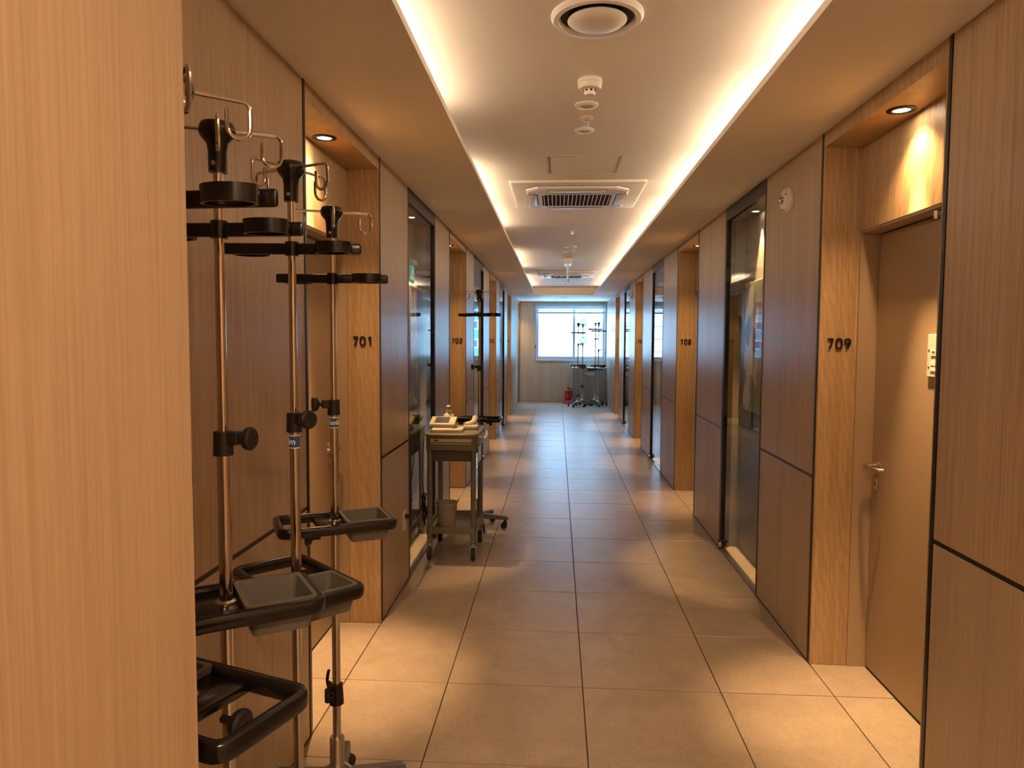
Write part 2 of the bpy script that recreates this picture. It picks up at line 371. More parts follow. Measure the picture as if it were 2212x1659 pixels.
def make_door(side, y0, y1, num):
    Xd = X(side, NICHE_D); s = side
    lab = 'taupe painted steel door %s, room %s' % (WHERE[num], num)
    d = thing('door_%d' % ORD[num], lab, 'door', (0, 0, 0), kind='structure')
    J = .012
    bo('frame_jamb', M['jamb'], d, *sb(s, RET_D, NICHE_D+.05, y1-J, y1, 0, 2.03)); bo('frame_jamb', M['jamb'], d, *sb(s, RET_D, NICHE_D+.05, y0, y0+J, 0, 2.03))
    bo('frame_head', M['jamb'], d, *sb(s, RET_D+.005, NICHE_D+.05, y0, y1, 2.018, 2.03))
    leaf = bo('door_leaf', M['door'], d, *sb(s, NICHE_D, NICHE_D+.04, y0+J+.004, y1-J-.006, .012, 2.012), bev=.0015)
    bo('threshold_gap', M['trim'], d, *sb(s, NICHE_D+.004, NICHE_D+.05, y0+J, y1-J, 0, .010))
    hy = y1-.075; n = -s
    h = B(); lathe(h, [(0.026, 0), (.026, n*.008), (.012, n*.010), (.011, n*.045)], 20, (Xd, hy, .965), 'X')
    tube(h, [(Xd+n*.045, hy, .965), (Xd+n*.058, hy-.004, .965), (Xd+n*.062, hy-.02, .965), (Xd+n*.062, hy-.06, .965), (Xd+n*.060, hy-.105, .965), (Xd+n*.05, hy-.12, .965), (Xd+n*.03, hy-.124, .965)], .0095, 10)
    obj('lever_handle', h, M['steel'], d)
    k = B(); box(k, -.006, .006, -.017, .017, -.028, .028, bev=.005, seg=2, mtx=Matrix.Translation((Xd+n*.005, hy, .885)))
    e = obj('lock_escutcheon', k, M['steel'], d); obj('keyhole', cyl(B(), (Xd+n*.0108, hy, .885), (Xd+n*.0125, hy, .885), .007, seg=12), M['dark_print'], e)
    # closer: box on the leaf, folding arm up to the frame head
    c = B(); box(c, -.02, .02, -.09, .09, -.028, .028, bev=.006, seg=2, mtx=Matrix.Translation((Xd+n*.022, y0+.16, 1.955)))
    cl = obj('door_closer', c, M['steel'], d)
    a = B(); tube(a, [(Xd+n*.03, y0+.18, 1.99), (Xd+n*.06, y0+.36, 1.992), (Xd+n*.062, y0+.40, 1.994)], .006, 8); tube(a, [(Xd+n*.062, y0+.40, 2.002), (Xd+n*.05, y0+.27, 2.004), (Xd+n*.02, y0+.16, 2.006)], .006, 8)
    cyl(a, (Xd+n*.062, y0+.40, 1.982), (Xd+n*.062, y0+.40, 2.012), .011, seg=12)
    obj('closer_arm', a, M['steel'], cl)
    # number on the far return of the recess
    cx = X(s, .088)
    nm = thing('room_number', 'dark raised numerals %s on the oak return %s' % (num, WHERE[num]), 'number', (cx, y1-.0005, 1.518), 0)
    for i, ch in enumerate(num): inst('digit', digit_mesh[ch], nm, ((i-1)*.0385, -.004, 0), (PI/2, 0, 0))
    # recess downlight
    ly = {'709': 2.881, '701': 3.153}.get(num, (y0+y1)/2-.03)
    lx = X(s, .092)
    l = thing('recess_downlight', 'small black rimmed recessed downlight over the door %s' % WHERE[num], 'downlight', (lx, ly, 2.41), 0)
    obj('rim', lathe(B(), [(.053, 0), (.053, -.003), (.034, -.006), (.031, .0), (.053, .0)], 28), M['black'], l)
    obj('lens', lathe(B(), [(.0, -.0005), (.0315, -.0005), (.031, -.0015), (0.0, -.003)], 24), M['lens'], l)
    if num == '705': spot('spill', l, (0, 0, -.012), SPOT_POWER*.3, math.radians(112), .9, .022)
    else:
        spot('beam', l, (0, 0, -.012), SPOT_POWER*(2.5 if num in ('701', '709') else 1.2), math.radians(37), 1.0, .022); spot('spill', l, (0, 0, -.012), SPOT_POWER*.3, math.radians(112), .9, .022)
    return d
for a in doors: make_door(*a)
# name plate on the door of 709
Xd = X(1, NICHE_D)
pl = thing('door_plate', 'white plastic name plate on the door of room 709', 'sign', (Xd-.001, 2.845, 1.475), 0)
bo('plate', M['white2'], pl, -.007, 0, -.075, .075, -.083, .083, bev=.003)
for z, h in ((.012, .024), (-.03, .014), (-.052, .014)): bo('card_slot', M['white'], pl, -.009, -.007, -.06, .045, z-h/2, z+h/2)
me = text_mesh('709', .016, .0004, M['dark_print'], name='print')
inst('print', me, pl, (-.0093, .026, .012), (PI/2, 0, -PI/2))
for z in (.02, -.046): bo('print_mark', M['dark_print'], pl, -.0076, -.007, .055, .066, z-.004, z+.004)

# ------------------------------------------------------------------ glass display cases
def make_case(side, a, b_, i):
    sd = 'left' if side < 0 else 'right'; pos = ['nearest', 'middle', 'farthest'][i]
    o = thing('display_case', '%s tall glass fronted display case in the %s wall' % (pos, sd), 'display case', kind=None)
    DB = .137; zt = 2.385
    bo('header', M['bronze'], o, *sb(side, -.002, .19, a, b_, zt, ZC-.002))
    bo('frame_post', M['bronze'], o, *sb(side, -.002, .035, a, a+.02, .0, zt)); bo('frame_post', M['bronze'], o, *sb(side, -.004, .06, b_-.05, b_, 0, zt))
    bo('sill', M['steel'], o, *sb(side, .0, .03, a+.02, b_-.05, 0, .012))
    bo('inner_base', M['casefloor'], o, *sb(side, .03, DB, a, b_, 0, .02))
    bo('back_panel', M['caseback'], o, *sb(side, DB, .2, a, b_, 0, zt))
    bo('side_panel', M['caseback'], o, *sb(side, .06, DB, b_-.03, b_, .02, zt)); bo('side_panel', M['caseback'], o, *sb(side, .035, DB, a, a+.02, .02, zt))
    bo('glass_door', M['glass'], o, *sb(side, .012, .022, a+.022, b_-.052, .014, zt-.004))
    for z in (.94 if side > 0 else 1.62, 2.0): bo('hinge', M['black'], o, *sb(side, .0, .03, b_-.07, b_-.045, z-.05, z+.05))
    lk = bo('lock', M['blackm'], o, *sb(side, -.02, .012, b_-.085, b_-.035, .02, .075), bev=.004)
    bo('lock_cylinder', M['steel'], lk, *sb(side, -.026, -.005, b_-.105, b_-.086, .035, .065), bev=.003)
    lx, ly = X(side, .092), (a+b_)/2+.07
    ln = obj('lamp_ring', lathe(B(), [(.03, 0), (.03, -.004), (.02, -.004), (.02, 0)], 20, (lx, ly, zt)), M['white'], o)
    obj('lamp_lens', lathe(B(), [(0, -.001), (.02, -.001), (.02, -.003), (0, -.003)], 16, (lx, ly, zt)), M['lens'], ln)
    spot('beam', o, (lx, ly, zt-.012), SPOT_POWER*1.7, math.radians(44), .5, .012)
    if True:
        c = bo('canvas_print', M['art'], None, *sb(side, DB-.033, DB-.003, a+.12, b_-.175, 1.05, 1.93), bev=.002)
        tag(c, 'abstract patchwork print hanging inside the %s display case of the %s wall' % (pos, sd), 'artwork')
ci = {-1: 0, 1: 0}
for side, a, b_ in cases: make_case(side, a, b_, ci[side]); ci[side] += 1

# ------------------------------------------------------------------ end wall, window, blind, low cabinet
we = thing('wall_end', 'pale oak panelled end wall around the bright window', 'wall', kind='structure')
WX0, WX1, WZ0, WZ1 = -.56, 1.2, 1.01, 2.38
def ep(n, x0, x1, z0, z1, y0=YE, y1=YE+.02): return bo(n, M['end'], we, x0+.001, x1-.001, y0, y1, z0, z1, bev=.0008)
ep('end_panel', XL-.0, -.59, .004, ZC-.003); ep('end_panel', -.59, WX0, WZ0, ZC-.003); ep('end_panel', WX0, XR, WZ1, ZC-.003)
ep('end_panel', -.59, .38, .004, WZ0-.0); ep('end_panel', .38, XR, .004, WZ0)
g = B(); box(g, XL-.5, WX0, YE+.02, YE+.22, 0, ZC); box(g, WX0, WX1+.5, YE+.02, YE+.22, 0, WZ0); box(g, WX0, WX1+.5, YE+.02, YE+.22, WZ1, ZC); box(g, WX1, WX1+.5, YE+.02, YE+.22, WZ0, WZ1)
obj('wall_core', g, M['core'], we, smooth=False)
wn = thing('window_1', 'white framed sliding window at the end of the corridor', 'window', kind='structure')
yf0, yf1 = YE-.004, YE+.20
bo('frame_left', M['alu'], wn, WX0, WX0+.045, yf0, yf1, WZ0, WZ1, bev=.002); bo('frame_right', M['alu'], wn, WX1-.03, WX1, yf0, yf1, WZ0, WZ1, bev=.002)
bo('frame_top', M['alu'], wn, WX0+.045, WX1-.03, yf0+.005, yf1, WZ1-.03, WZ1, bev=.002); bo('sill', M['alu'], wn, WX0+.045, WX1-.03, YE-.02, yf1, WZ0, WZ0+.03, bev=.003)
for nm_, x0, x1, yy in (('sash', WX0+.045, .435, YE+.07), ('sash', .39, WX1-.03, YE+.12)):
    z0, z1 = WZ0+.03, WZ1-.03; f = B()
    box(f, x0, x0+.05, yy, yy+.04, z0, z1); box(f, x1-.05, x1, yy, yy+.04, z0, z1); box(f, x0+.05, x1-.05, yy, yy+.04, z0, z0+.085); box(f, x0+.05, x1-.05, yy, yy+.04, z1-.04, z1)
    sh = obj(nm_, f, M['alu'], wn, smooth=False)
    bo('pane', M['winglass'], sh, x0+.05, x1-.05, yy+.015, yy+.021, z0+.085, z1-.04)
bo('sash_lock', M['blackm'], wn, WX0+.012, WX0+.03, YE-.016, YE-.004, 1.33, 1.40)
bl = thing('venetian_blind', 'pale venetian blind drawn up at the top of the window', 'blind', (0, YE-.05, 0))
bo('headrail', M['blind'], bl, WX0+.0, WX1-.03, -.025, .025, 2.355, 2.385, bev=.003)
slat = None
for k in range(4):
    z = 2.335-.03*k; f = B(); rings(f, [[Vector((x, -.025, -.010)), Vector((x, 0, .004)), Vector((x, .025, .010)), Vector((x, .025, .0085)), Vector((x, 0, .0025)), Vector((x, -.025, -.0115))] for x in (WX0+.005, WX1-.035)])
    slat = slat or mesh('slat', f, M['blind']); inst('slat', slat, bl, (0, 0, z))
bo('bottom_rail', M['blind'], bl, WX0+.005, WX1-.035, -.022, .022, 2.178, 2.222, bev=.003)
for x in (WX0+.17, WX0+.61, WX0+1.05, WX0+1.5): obj('ladder_cord', cyl(B(), (x, -.027, 2.19), (x, -.027, 2.36), .0035, seg=6), M['white'], bl)
cb = thing('low_cabinet', 'low pale oak cabinet with white top under the window', 'cabinet', ((.38+XR)/2, 17.69, 0))
cw = (XR-.38)/2-.004
bo('carcass', M['cab'], cb, -cw, cw, -.13, .155, .0, .85); bo('cabinet_door', M['cab'], cb, -cw+.002, cw-.05, -.146, -.13, .02, .845, bev=.001); bo('side_filler', M['cab'], cb, cw-.046, cw-.002, -.146, -.13, .02, .845, bev=.001)
bo('worktop', M['white'], cb, -cw-.008, cw, -.152, .155, .85, .87, bev=.003)
for z in (.45, .48): obj('knob', cyl(B(), (-cw-.012, -.13, z), (-cw, -.13, z), .008, seg=10), M['white'], cb)
sg = thing('cabinet_sign', 'small dark framed sign with red emblem on the low cabinet', 'sign', (.797, 17.69-.147, .721))
bo('sign_frame', M['dark_print'], sg, -.135, .135, -.006, 0, -.056, .056, bev=.002); bo('sign_face', M['white'], sg, -.124, .124, -.0075, -.006, -.045, .045)
f = B(); f.faces.new([f.verts.new(p) for p in ((-.095, -.0085, .036), (-.05, -.0085, .036), (-.05, -.0085, -.004), (-.068, -.0085, .012))]); obj('emblem', f, M['redp'], sg, smooth=False)
f = B(); f.faces.new([f.verts.new(p) for p in ((-.115, -.0085, -.036), (-.062, -.0085, -.036), (-.075, -.0085, -.004), (-.095, -.0085, .002))]); obj('emblem', f, M['redp'], sg, smooth=False)
for k in range(5):
    f = B(); x = -.036+k*.033; box(f, x, x+.02, -.0088, -.0075, .016, .02); box(f, x+.008, x+.012, -.0088, -.0075, .002, .016); box(f, x+.002, x+.018, -.0088, -.0075, .0, .004)
    obj('glyph', f, M['dark_print'], sg, smooth=False)
bo('print_line', M['dark_print'], sg, -.036, .09, -.0086, -.0075, -.018, -.013)
# fire extinguisher on its red stand
fe = thing('fire_extinguisher', 'red fire extinguisher on a red floor stand beside the cabinet', 'extinguisher', (.268, 17.42, 0))
st = obj('stand', loft(B(), [(rrect(-.11, .11, -.1, .1, .03), 0), (rrect(-.105, .105, -.095, .095, .03), .07), (rrect(-.095, .095, -.085, .085, .03), .075)]), M['redp'], fe)
me = text_mesh('소화기', .06, .0005, M['white_print'], name='print'); inst('print', me, st, (0, -.1035, .037), (PI/2, 0, 0))
obj('cylinder', lathe(B(), [(.07, .076), (.078, .085), (.08, .1), (.08, .27), (.074, .3), (.055, .325), (.03, .338), (.022, .345)], 28), M['red'], fe)
obj('label', lathe(B(), [(.0805, .15), (.081, .15), (.081, .25), (.0805, .25)], 28), M['redp'], fe)
f = B(); cyl(f, (0, 0, .34), (0, 0, .375), .018, seg=14); box(f, -.012, .012, -.07, .02, .372, .382); box(f, -.01, .01, -.075, .01, .396, .404); tube(f, [(0, .005, .378), (0, .02, .395), (0, .0, .4)], .005, 6); obj('valve_lever', f, M['black'], fe)
obj('hose', tube(B(), [(.015, -.01, .36), (.06, -.02, .365), (.092, -.02, .32), (.095, -.01, .25), (.094, 0, .14)], .010, 8), M['black'], fe)

# ------------------------------------------------------------------ neighbouring buildings beyond the window
nb = thing('neighbour_building', 'sunlit white tiled building seen through the window', 'building', (0, 40, -12))
bo('facade_wall', M['facade'], nb, -22, 2.5, 0, 8, 0, 32)
for k in range(24): bo('tile_joint', M['facadej'], nb, .2, 2.45, -.004, 0, 12.3+.3*k-.012, 12.3+.3*k+.012)
for x in (.95, 1.75): bo('tile_joint', M['facadej'], nb, x-.01, x+.01, -.004, 0, 10, 20)
for k in range(7): bo('facade_ledge', M['facadej'], nb, -6, -.6, -.03, 0, 11.5+.7*k, 11.53+.7*k)
tb = thing('teal_building', 'teal clad building with blue windows right of the white facade', 'building', (2.6, 44, -12))
bo('facade_wall', M['teal'], tb, 0, 16, 0, 8, 0, 32)
for k in range(9):
    for j in range(5): 
        q = bo('window', M['facade'], tb, .3+j*2.2, 1.7+j*2.2, -.05, 0, 8.4+k*1.15, 9.0+k*1.15); bo('pane', M['tealw'], q, .4+j*2.2, 1.6+j*2.2, -.07, -.05, 8.5+k*1.15, 8.9+k*1.15)
def outdoor_unit(x, z, label):
    o = thing('outdoor_unit', label, 'air conditioner', (x, 39.52, z), 0, 'outdoor units on the white facade')
    bo('casing', M['white'], o, -.4, .4, -.15, .15, 0, .55, bev=.02); obj('fan_grille', lathe(B(), [(.0, 0), (.22, 0), (.22, -.02), (0, -.03)], 24, (-.1, -.15, .28), 'Y'), M['facadej'], o)
    obj('fan_hub', lathe(B(), [(0, 0), (.08, 0), (.08, -.015), (0, -.02)], 16, (-.1, -.18, .28), 'Y'), M['white'], o)
    f = B(); box(f, -.36, -.32, -.15, .4755, -.04, 0); box(f, .32, .36, -.15, .4755, -.04, 0); obj('bracket', f, M['facadej'], o, smooth=False)
outdoor_unit(1.5, 2.2, 'upper white outdoor unit with round fan outside the window'); outdoor_unit(1.5, 1.25, 'lower white outdoor unit outside the window below another')

# ------------------------------------------------------------------ ceiling fittings
def disc_light(x, y, z, r, label, lens=True, group=None):
    o = thing('ceiling_lamp', label, 'lamp', (x, y, z), 0, group)
    obj('trim_ring', lathe(B(), [(r, 0), (r, -.004), (r*.9, -.009), (r*.66, -.012), (r*.62, -.004), (r*.62, 0)], 32), M['white'], o)
    obj('lens', lathe(B(), [(0, -.002), (r*.62, -.002), (r*.62, -.004), (r*.3, -.008), (0, -.009)], 28), M['lensoff'], o)
def sprinkler(x, y, z, label):
    o = thing('sprinkler', label, 'sprinkler', (x, y, z))
    obj('escutcheon', lathe(B(), [(.034, 0), (.034, -.003), (.022, -.008), (.012, -.008)], 24), M['white'], o)
    f = B(); cyl(f, (0, 0, -.006), (0, 0, -.02), .007, seg=10); tube(f, [(-.008, 0, -.016), (-.011, 0, -.028), (0, 0, -.036), (.011, 0, -.028), (.008, 0, -.016)], .002, 6); obj('frame_arms', f, M['chrome'], o)
    obj('deflector', lathe(B(), [(0, -.036), (.015, -.036), (.015, -.038), (0, -.038)], 14), M['chrome'], o)
o = thing('ceiling_diffuser', 'large round white ceiling air diffuser nearest the camera', 'air vent', (.126, 2.527, ZU))
obj('outer_ring', lathe(B(), [(.157, 0), (.157, -.008), (.148, -.018), (.132, -.02), (.126, -.012), (.124, 0)], 48), M['white'], o)
obj('dark_throat', lathe(B(), [(.0, -.001), (.125, -.001), (.125, -.004), (0, -.004)], 40), M['blackm'], o)
obj('inner_cone', lathe(B(), [(.0, -.006), (.099, -.014), (.101, -.018), (.09, -.027), (.05, -.033), (0, -.034)], 48), M['white'], o, ang=60)
o = thing('smoke_detector', 'white smoke detector on the coffer beyond the round diffuser', 'smoke detector', (.128, 3.13, ZU))
obj('base_plate', lathe(B(), [(.05, 0), (.052, -.004), (.052, -.014), (.05, -.017)], 32), M['white'], o); obj('body', lathe(B(), [(.05, -.018), (.05, -.03), (.044, -.04), (.03, -.044)], 32), M['white'], o)
f = B(); lathe(f, [(.0255, -.042), (.0255, -.056), (.022, -.066), (.0, -.068)], 24); hd = obj('sensor_cap', f, M['white'], o)
for k in range(8): a = 2*PI*k/8+.2; obj('sensor_slot', box(B(), -.005, .005, -.0006, .0006, -.004, .004), M['blackm'], hd, (math.sin(a)*.0256, -math.cos(a)*.0256, -.049), (0, 0, a), smooth=False)
disc_light(.127, 3.456, ZU, .056, 'round unlit ceiling lamp just beyond the smoke detector'); sprinkler(.135, 3.656, ZU, 'small sprinkler head between the two round ceiling lamps')
disc_light(.132, 3.862, ZU, .052, 'flatter round ceiling disc just before the access panel')
sprinkler(.139, 7.29, ZU, 'sprinkler head beyond the nearest air conditioner'); disc_light(.139, 8.58, ZU, .085, 'round ceiling lamp before the hanging exit sign'); disc_light(.132, 9.0, ZU, .075, 'round ceiling disc right in front of the hanging exit sign')
sprinkler(.15, 14.0, ZU, 'farthest sprinkler head at the end of the coffer'); disc_light(.16, 13.7, ZU, .10, 'wide round ceiling disc beyond the far air conditioner')
disc_light(.14, 16.0, ZC, .09, 'round ceiling lamp on the low ceiling near the window'); disc_light(.14, 17.1, ZC, .08, 'round ceiling lamp closest to the end window')
def access(x0, x1, y0, y1, z, label):
    o = thing('access_panel', label, 'access panel', ((x0+x1)/2, (y0+y1)/2, z)); a, b_ = (x1-x0)/2, (y1-y0)/2
    f = B(); sweep(f, [(-a, -b_), (a, -b_), (a, b_), (-a, b_)], [(0, 0), (0, -.004), (-.012, -.005), (-.016, 0)])
    obj('frame', f, M['white2'], o, smooth=False); bo('hatch', M['ceil'], o, -a+.03, a-.03, -b_+.024, b_-.024, -.0035, 0); bo('shadow_gap', M['grille'], o, -a+.022, -a+.026, -b_+.02, b_-.02, -.0012, 0)
access(-.08, .385, 4.38, 4.84, ZU, 'square ceiling access panel before the nearest air conditioner'); access(-.02, .30, 12.75, 13.15, ZU, 'left access panel beyond the far air conditioner'); access(.33, .62, 12.95, 13.35, ZU, 'right access panel beyond the far air conditioner')
access(-.06, .36, 16.35, 16.7, ZC, 'ceiling access panel on the low ceiling near the window')
def cassette(x, y, label):
    o = thing('ceiling_air_conditioner', label, 'air conditioner', (x, y, ZU), 0, 'ceiling cassette air conditioners')
    H = .475
    obj('fascia', loft(B(), [(rrect(-H, H, -H, H, .02), 0), (rrect(-H, H, -H, H, .02), -.016), (rrect(-H+.012, H-.012, -H+.012, H-.012, .02), -.022)]), M['white'], o)
    oc = [(-.37, -.3), (-.28, -.39), (.28, -.39), (.37, -.3), (.37, .3), (.28, .39), (-.28, .39), (-.37, .3)]
    obj('groove', loft(B(), [([(a*1.016, b_*1.016) for a, b_ in oc], -.0218), ([(a*1.016, b_*1.016) for a, b_ in oc], -.0235)]), M['grille'], o, smooth=False)
    obj('centre_panel', loft(B(), [(oc, -.02), (oc, -.036), ([(a*.96, b_*.96) for a, b_ in oc], -.044)]), M['white'], o, smooth=False)
    obj('intake_rim', sweep(B(), rrect(-.265, .265, -.235, .235, .05), [(0, -.043), (.012, -.050), (-.008, -.052), (-.012, -.043)]), M['white'], o)
    obj('intake_recess', loft(B(), [(rrect(-.257, .257, -.227, .227, .045), -.0445), (rrect(-.257, .257, -.227, .227, .045), -.0455)]), M['grille'], o)
    for k in range(17): x_ = -.24+.03*k; bo('grille_slat', M['white2'], o, x_-.0028, x_+.0028, -.222, .222, -.051, -.0455)
    for k in range(12): y_ = -.2+.036*k; bo('grille_bar', M['grille'], o, -.25, .25, y_-.003, y_+.003, -.049, -.0455)
    for k in range(4):
        v = obj('louvre', loft(B(), [(rrect(-.21, .21, -.034, .034, .03), -.045), (rrect(-.21, .21, -.034, .034, .03), -.047), (rrect(-.2, .2, -.026, .026, .025), -.051)]), M['white'], o, rot=(0, 0, k*PI/2), loc=(math.sin(k*PI/2)*.325, -math.cos(k*PI/2)*.325, 0))
        obj('louvre_gap', sweep(B(), rrect(-.215, .215, -.039, .039, .034), [(0, -.0438), (0, -.0462), (-.006, -.0462), (-.006, -.0438)]), M['grille'], v)
cassette(.133, 5.52, 'large white square ceiling air conditioner nearest the camera'); cassette(.14, 12.1, 'white ceiling air conditioner farther down behind the exit sign')
ex = thing('exit_sign', 'green and white hanging exit sign seen edge on', 'exit sign', (.138, 9.86, ZU))
bo('ceiling_box', M['white'], ex, -.05, .05, -.06, .3, -.07, 0, bev=.004)
bd = bo('sign_board', M['white2'], ex, -.008, .008, -.04, .24, -.315, -.075, bev=.002)
for s in (-1, 1):
    bo('lit_face', M['signwhite'], bd, s*.008-.0006, s*.008+.0006, -.038, .238, -.313, -.077)
    bo('green_field', M['green'], bd, s*.009-.001, s*.009+.001, -.038, .238, -.225, -.077); bo('green_band', M['green'], bd, s*.009-.001, s*.009+.001, -.038, .238, -.313, -.27)
    f = B(); u = s*.0104
    for poly in ([(.09, -.10), (.105, -.115), (.09, -.13), (.075, -.115)], [(.115, -.135), (.085, -.13), (.07, -.175), (.105, -.18)], [(.105, -.175), (.14, -.2), (.13, -.215), (.09, -.185)], [(.08, -.175), (.06, -.22), (.045, -.215), (.065, -.165)], [(.11, -.137), (.15, -.155), (.145, -.165), (.105, -.15)]): f.faces.new([f.verts.new((u, p, q)) for p, q in poly])
    obj('running_figure', f, M['signwhite'], bd, smooth=False)
    f = B(); box(f, min(u, u*.98), max(u, u*.98), .16, .22, -.215, -.09); obj('doorway', f, M['signwhite'], bd, smooth=False)
def strobe(y, z, label):
    o = thing('fire_strobe', label, 'alarm', (XR, y, z))
    obj('base_disc', lathe(B(), [(.066, 0), (.066, -.012), (.06, -.018), (.056, -.03), (.045, -.036), (0, -.036)], 36, axis='X'), M['white'], o)
    obj('clear_lens', lathe(B(), [(.026, -.036), (.026, -.056), (.018, -.066), (0, -.068)], 20, axis='X'), M['strobelens'], o)
    obj('reflector', lathe(B(), [(.018, -.037), (.012, -.05), (0, -.052)], 16, axis='X'), M['chrome'], o)
    for a in (.6, 2.7, 4.6): obj('screw', lathe(B(), [(.004, -.033), (.004, -.037), (0, -.037)], 8, (0, math.cos(a)*.05, math.sin(a)*.05), 'X'), M['redp'] if a == .6 else M['dark_print'], o)
strobe(3.9, 2.265, 'round white fire alarm strobe between room 709 and the glass case'); strobe(11.85, 2.27, 'distant round fire alarm strobe beside room 707')

for yy, w_ in ((-.5, 'just behind the camera'), (-1.9, 'farther behind the camera')):  # two lamps added out of view to brighten the near walls and stands
    o = thing('added_fill_downlight', 'added unseen warm fill downlight %s' % w_, 'downlight', (.13, yy, ZU), 0, 'added fill downlights')
    obj('trim_ring', lathe(B(), [(.09, 0), (.09, -.004), (.075, -.008), (.07, -.002), (.07, 0)], 32), M['white'], o)
    obj('lens', lathe(B(), [(0, -.001), (.07, -.001), (.07, -.003), (0, -.004)], 28), M['lens'], o)
    spot('beam', o, (0, 0, -.02), ADDED_FILL_POWER, math.radians(160), .6, .06, col=(1, .66, .38))

# ------------------------------------------------------------------ drip stands
def _leg():
    f = B(); rings(f, [[Vector((x, -wd, z0)), Vector((x, wd, z0)), Vector((x, wd*.8, z1)), Vector((x, -wd*.8, z1))] for x, wd, z0, z1 in ((.02, .022, .082, .125), (.12, .019, .078, .112), (.215, .016, .074, .102), (.232, .015, .074, .099), (.238, .011, .076, .094))]); return mesh('leg', f, M['base'])
def _caster():
    f = B(); cyl(f, (0, 0, .052), (0, 0, .08), .011, .013, 12); box(f, -.018, .014, -.014, .014, .042, .056, bev=.003); box(f, -.024, .006, -.0135, -.011, .024, .046); box(f, -.024, .006, .011, .0135, .024, .046); return mesh('caster_fork', f, M['rubber'])
def _wheel():
    f = B(); lathe(f, [(.012, -.0095), (.023, -.0095), (.027, -.006), (.027, .006), (.023, .0095), (.012, .0095)], 20, (-.012, 0, .027), 'Y'); return mesh('wheel', f, M['rubber'])
def _hook():
    pts = [(.02, 0, 0), (.06, 0, 0), (.108, 0, 0)]
    pts += [(.108+.012*math.sin(a), 0, -.012+.012*math.cos(a)) for a in (.4, .8, 1.2, 1.57)]
    pts += [(.12, 0, -.04)]+[(.1015+.0185*math.cos(a), 0, -.042-.0185*math.sin(a)) for a in [PI*k/8 for k in range(9)]]+[(.083, 0, -.03), (.083, 0, -.016)]
    return mesh('hook', tube(B(), pts, .0037, 8), M['chrome'])
def _head():
    f = B(); lathe(f, [(.0175, -.09), (.018, -.05), (.02, -.035), (.031, -.022), (.034, -.016), (.034, -.004), (.030, .005), (.018, .0085), (0, .009)], 28); return mesh('hook_head', f, M['black'], ang=50)
def _trayframe():
    f = B(); prof = [(.0, .0), (.004, .003), (.004, .010)]
    prof = [(.011*math.copysign(abs(math.cos(a))**.6, math.cos(a)), .016*math.copysign(abs(math.sin(a))**.6, math.sin(a))) for a in [2*PI*k/12 for k in range(12)]]
    sweep(f, rrect(-.172, .172, -.092, .092, .022, 4), prof); box(f, -.06, .03, -.09, .09, -.012, .006, bev=.002); return mesh('tray_frame', f, M['black'], ang=50)
def _pan():
    f = B(); ro, ri = rrect(.024, .166, -.086, .086, .012, 3), rrect(.034, .157, -.077, .077, .01, 3); rb, rbo = rrect(.042, .150, -.068, .068, .012, 3), rrect(.040, .152, -.072, .072, .012, 3)
    rows = [[Vector((x, y, z)) for x, y in p] for p, z in ((rbo, -.05), (ro, .012), (ro, .018), (ri, .018), (rb, -.044))]
    rings(f, rows); return mesh('tray_pan', f, M['pan'])
def _bar():
    f = B(); box(f, -.172, .172, -.006, .006, -.014, .014, bev=.005, seg=2)
    for s in (-1, 1):
        arc = [(s*.11+.042*math.cos(a), s*(-.03)+.027*math.sin(a)) for a in [2*PI*k/20 for k in range(20)]]
        sweep(f, arc, [(.003, -.0135), (.003, .0135), (-.003, .0135), (-.003, -.0135)])
    return mesh('holder_bar', f, M['black'])
def _knob():
    f = B(); cyl(f, (.02, 0, 0), (.048, 0, 0), .007, seg=10); lathe(f, [(.009, .044), (.020, .050), (.0235, .056), (.0235, .063), (.019, .067), (.0, .065)], 20, axis='X'); return mesh('clamp_knob', f, M['blackm'])
def _collar():
    f = B(); cyl(f, (0, 0, -.026), (0, 0, .022), .0195, .0185, 20); box(f, .008, .036, -.0115, .0115, -.004, .022, bev=.002); return mesh('clamp_collar', f, M['blackm'])
def _fork():
    f = B(); cyl(f, (0, 0, -.03), (0, 0, .022), .019, .016, 14); box(f, .0, .03, -.016, .016, -.022, .008, bev=.004)
    for s in (-1, 1): tube(f, [(.012, s*.012, .0), (.02, s*.028, .004), (.022, s*.036, .018), (.02, s*.035, .034), (.018, s*.030, .046)], .0042, 7)
    return mesh('cable_fork', f, M['black'])
ME = dict(leg=_leg(), caster=_caster(), wheel=_wheel(), hook=_hook(), head=_head(), frame=_trayframe(), pan=_pan(), bar=_bar(), knob=_knob(), collar=_collar(), fork=_fork())
ME['socket'] = mesh('base_socket', lathe(B(), [(.045, .075), (.045, .128), (.03, .14), (.0235, .15), (.0235, .235), (.021, .24)], 24), M['steel'])
ME['screw'] = mesh('screw', lathe(B(), [(.0045, 0), (.0045, -.002), (0, -.0022)], 10, axis='Y'), M['steel'])
ME['lower'] = {}; ME['sleeve'] = mesh('sticker', cyl(B(), (0, 0, -.016), (0, 0, .016), .0136, seg=24), M['blue']); ME['stext'] = text_mesh('Hanlim', .021, .0002, M['white_print'], .0004, bend=.0138, name='print')
ME['edge'] = mesh('sticker_edge', lathe(B(), [(.0136, -.0012), (.0139, -.0012), (.0139, .0012), (.0136, .0012)], 24), M['white_print'])
def pole(name, z0, z1, r):
    k = (round(z0, 3), round(z1, 3), r)
    if k not in ME['lower']: ME['lower'][k] = mesh(name, cyl(B(), (0, 0, z0), (0, 0, z1), r, seg=20), M['chrome'])
    return ME['lower'][k]
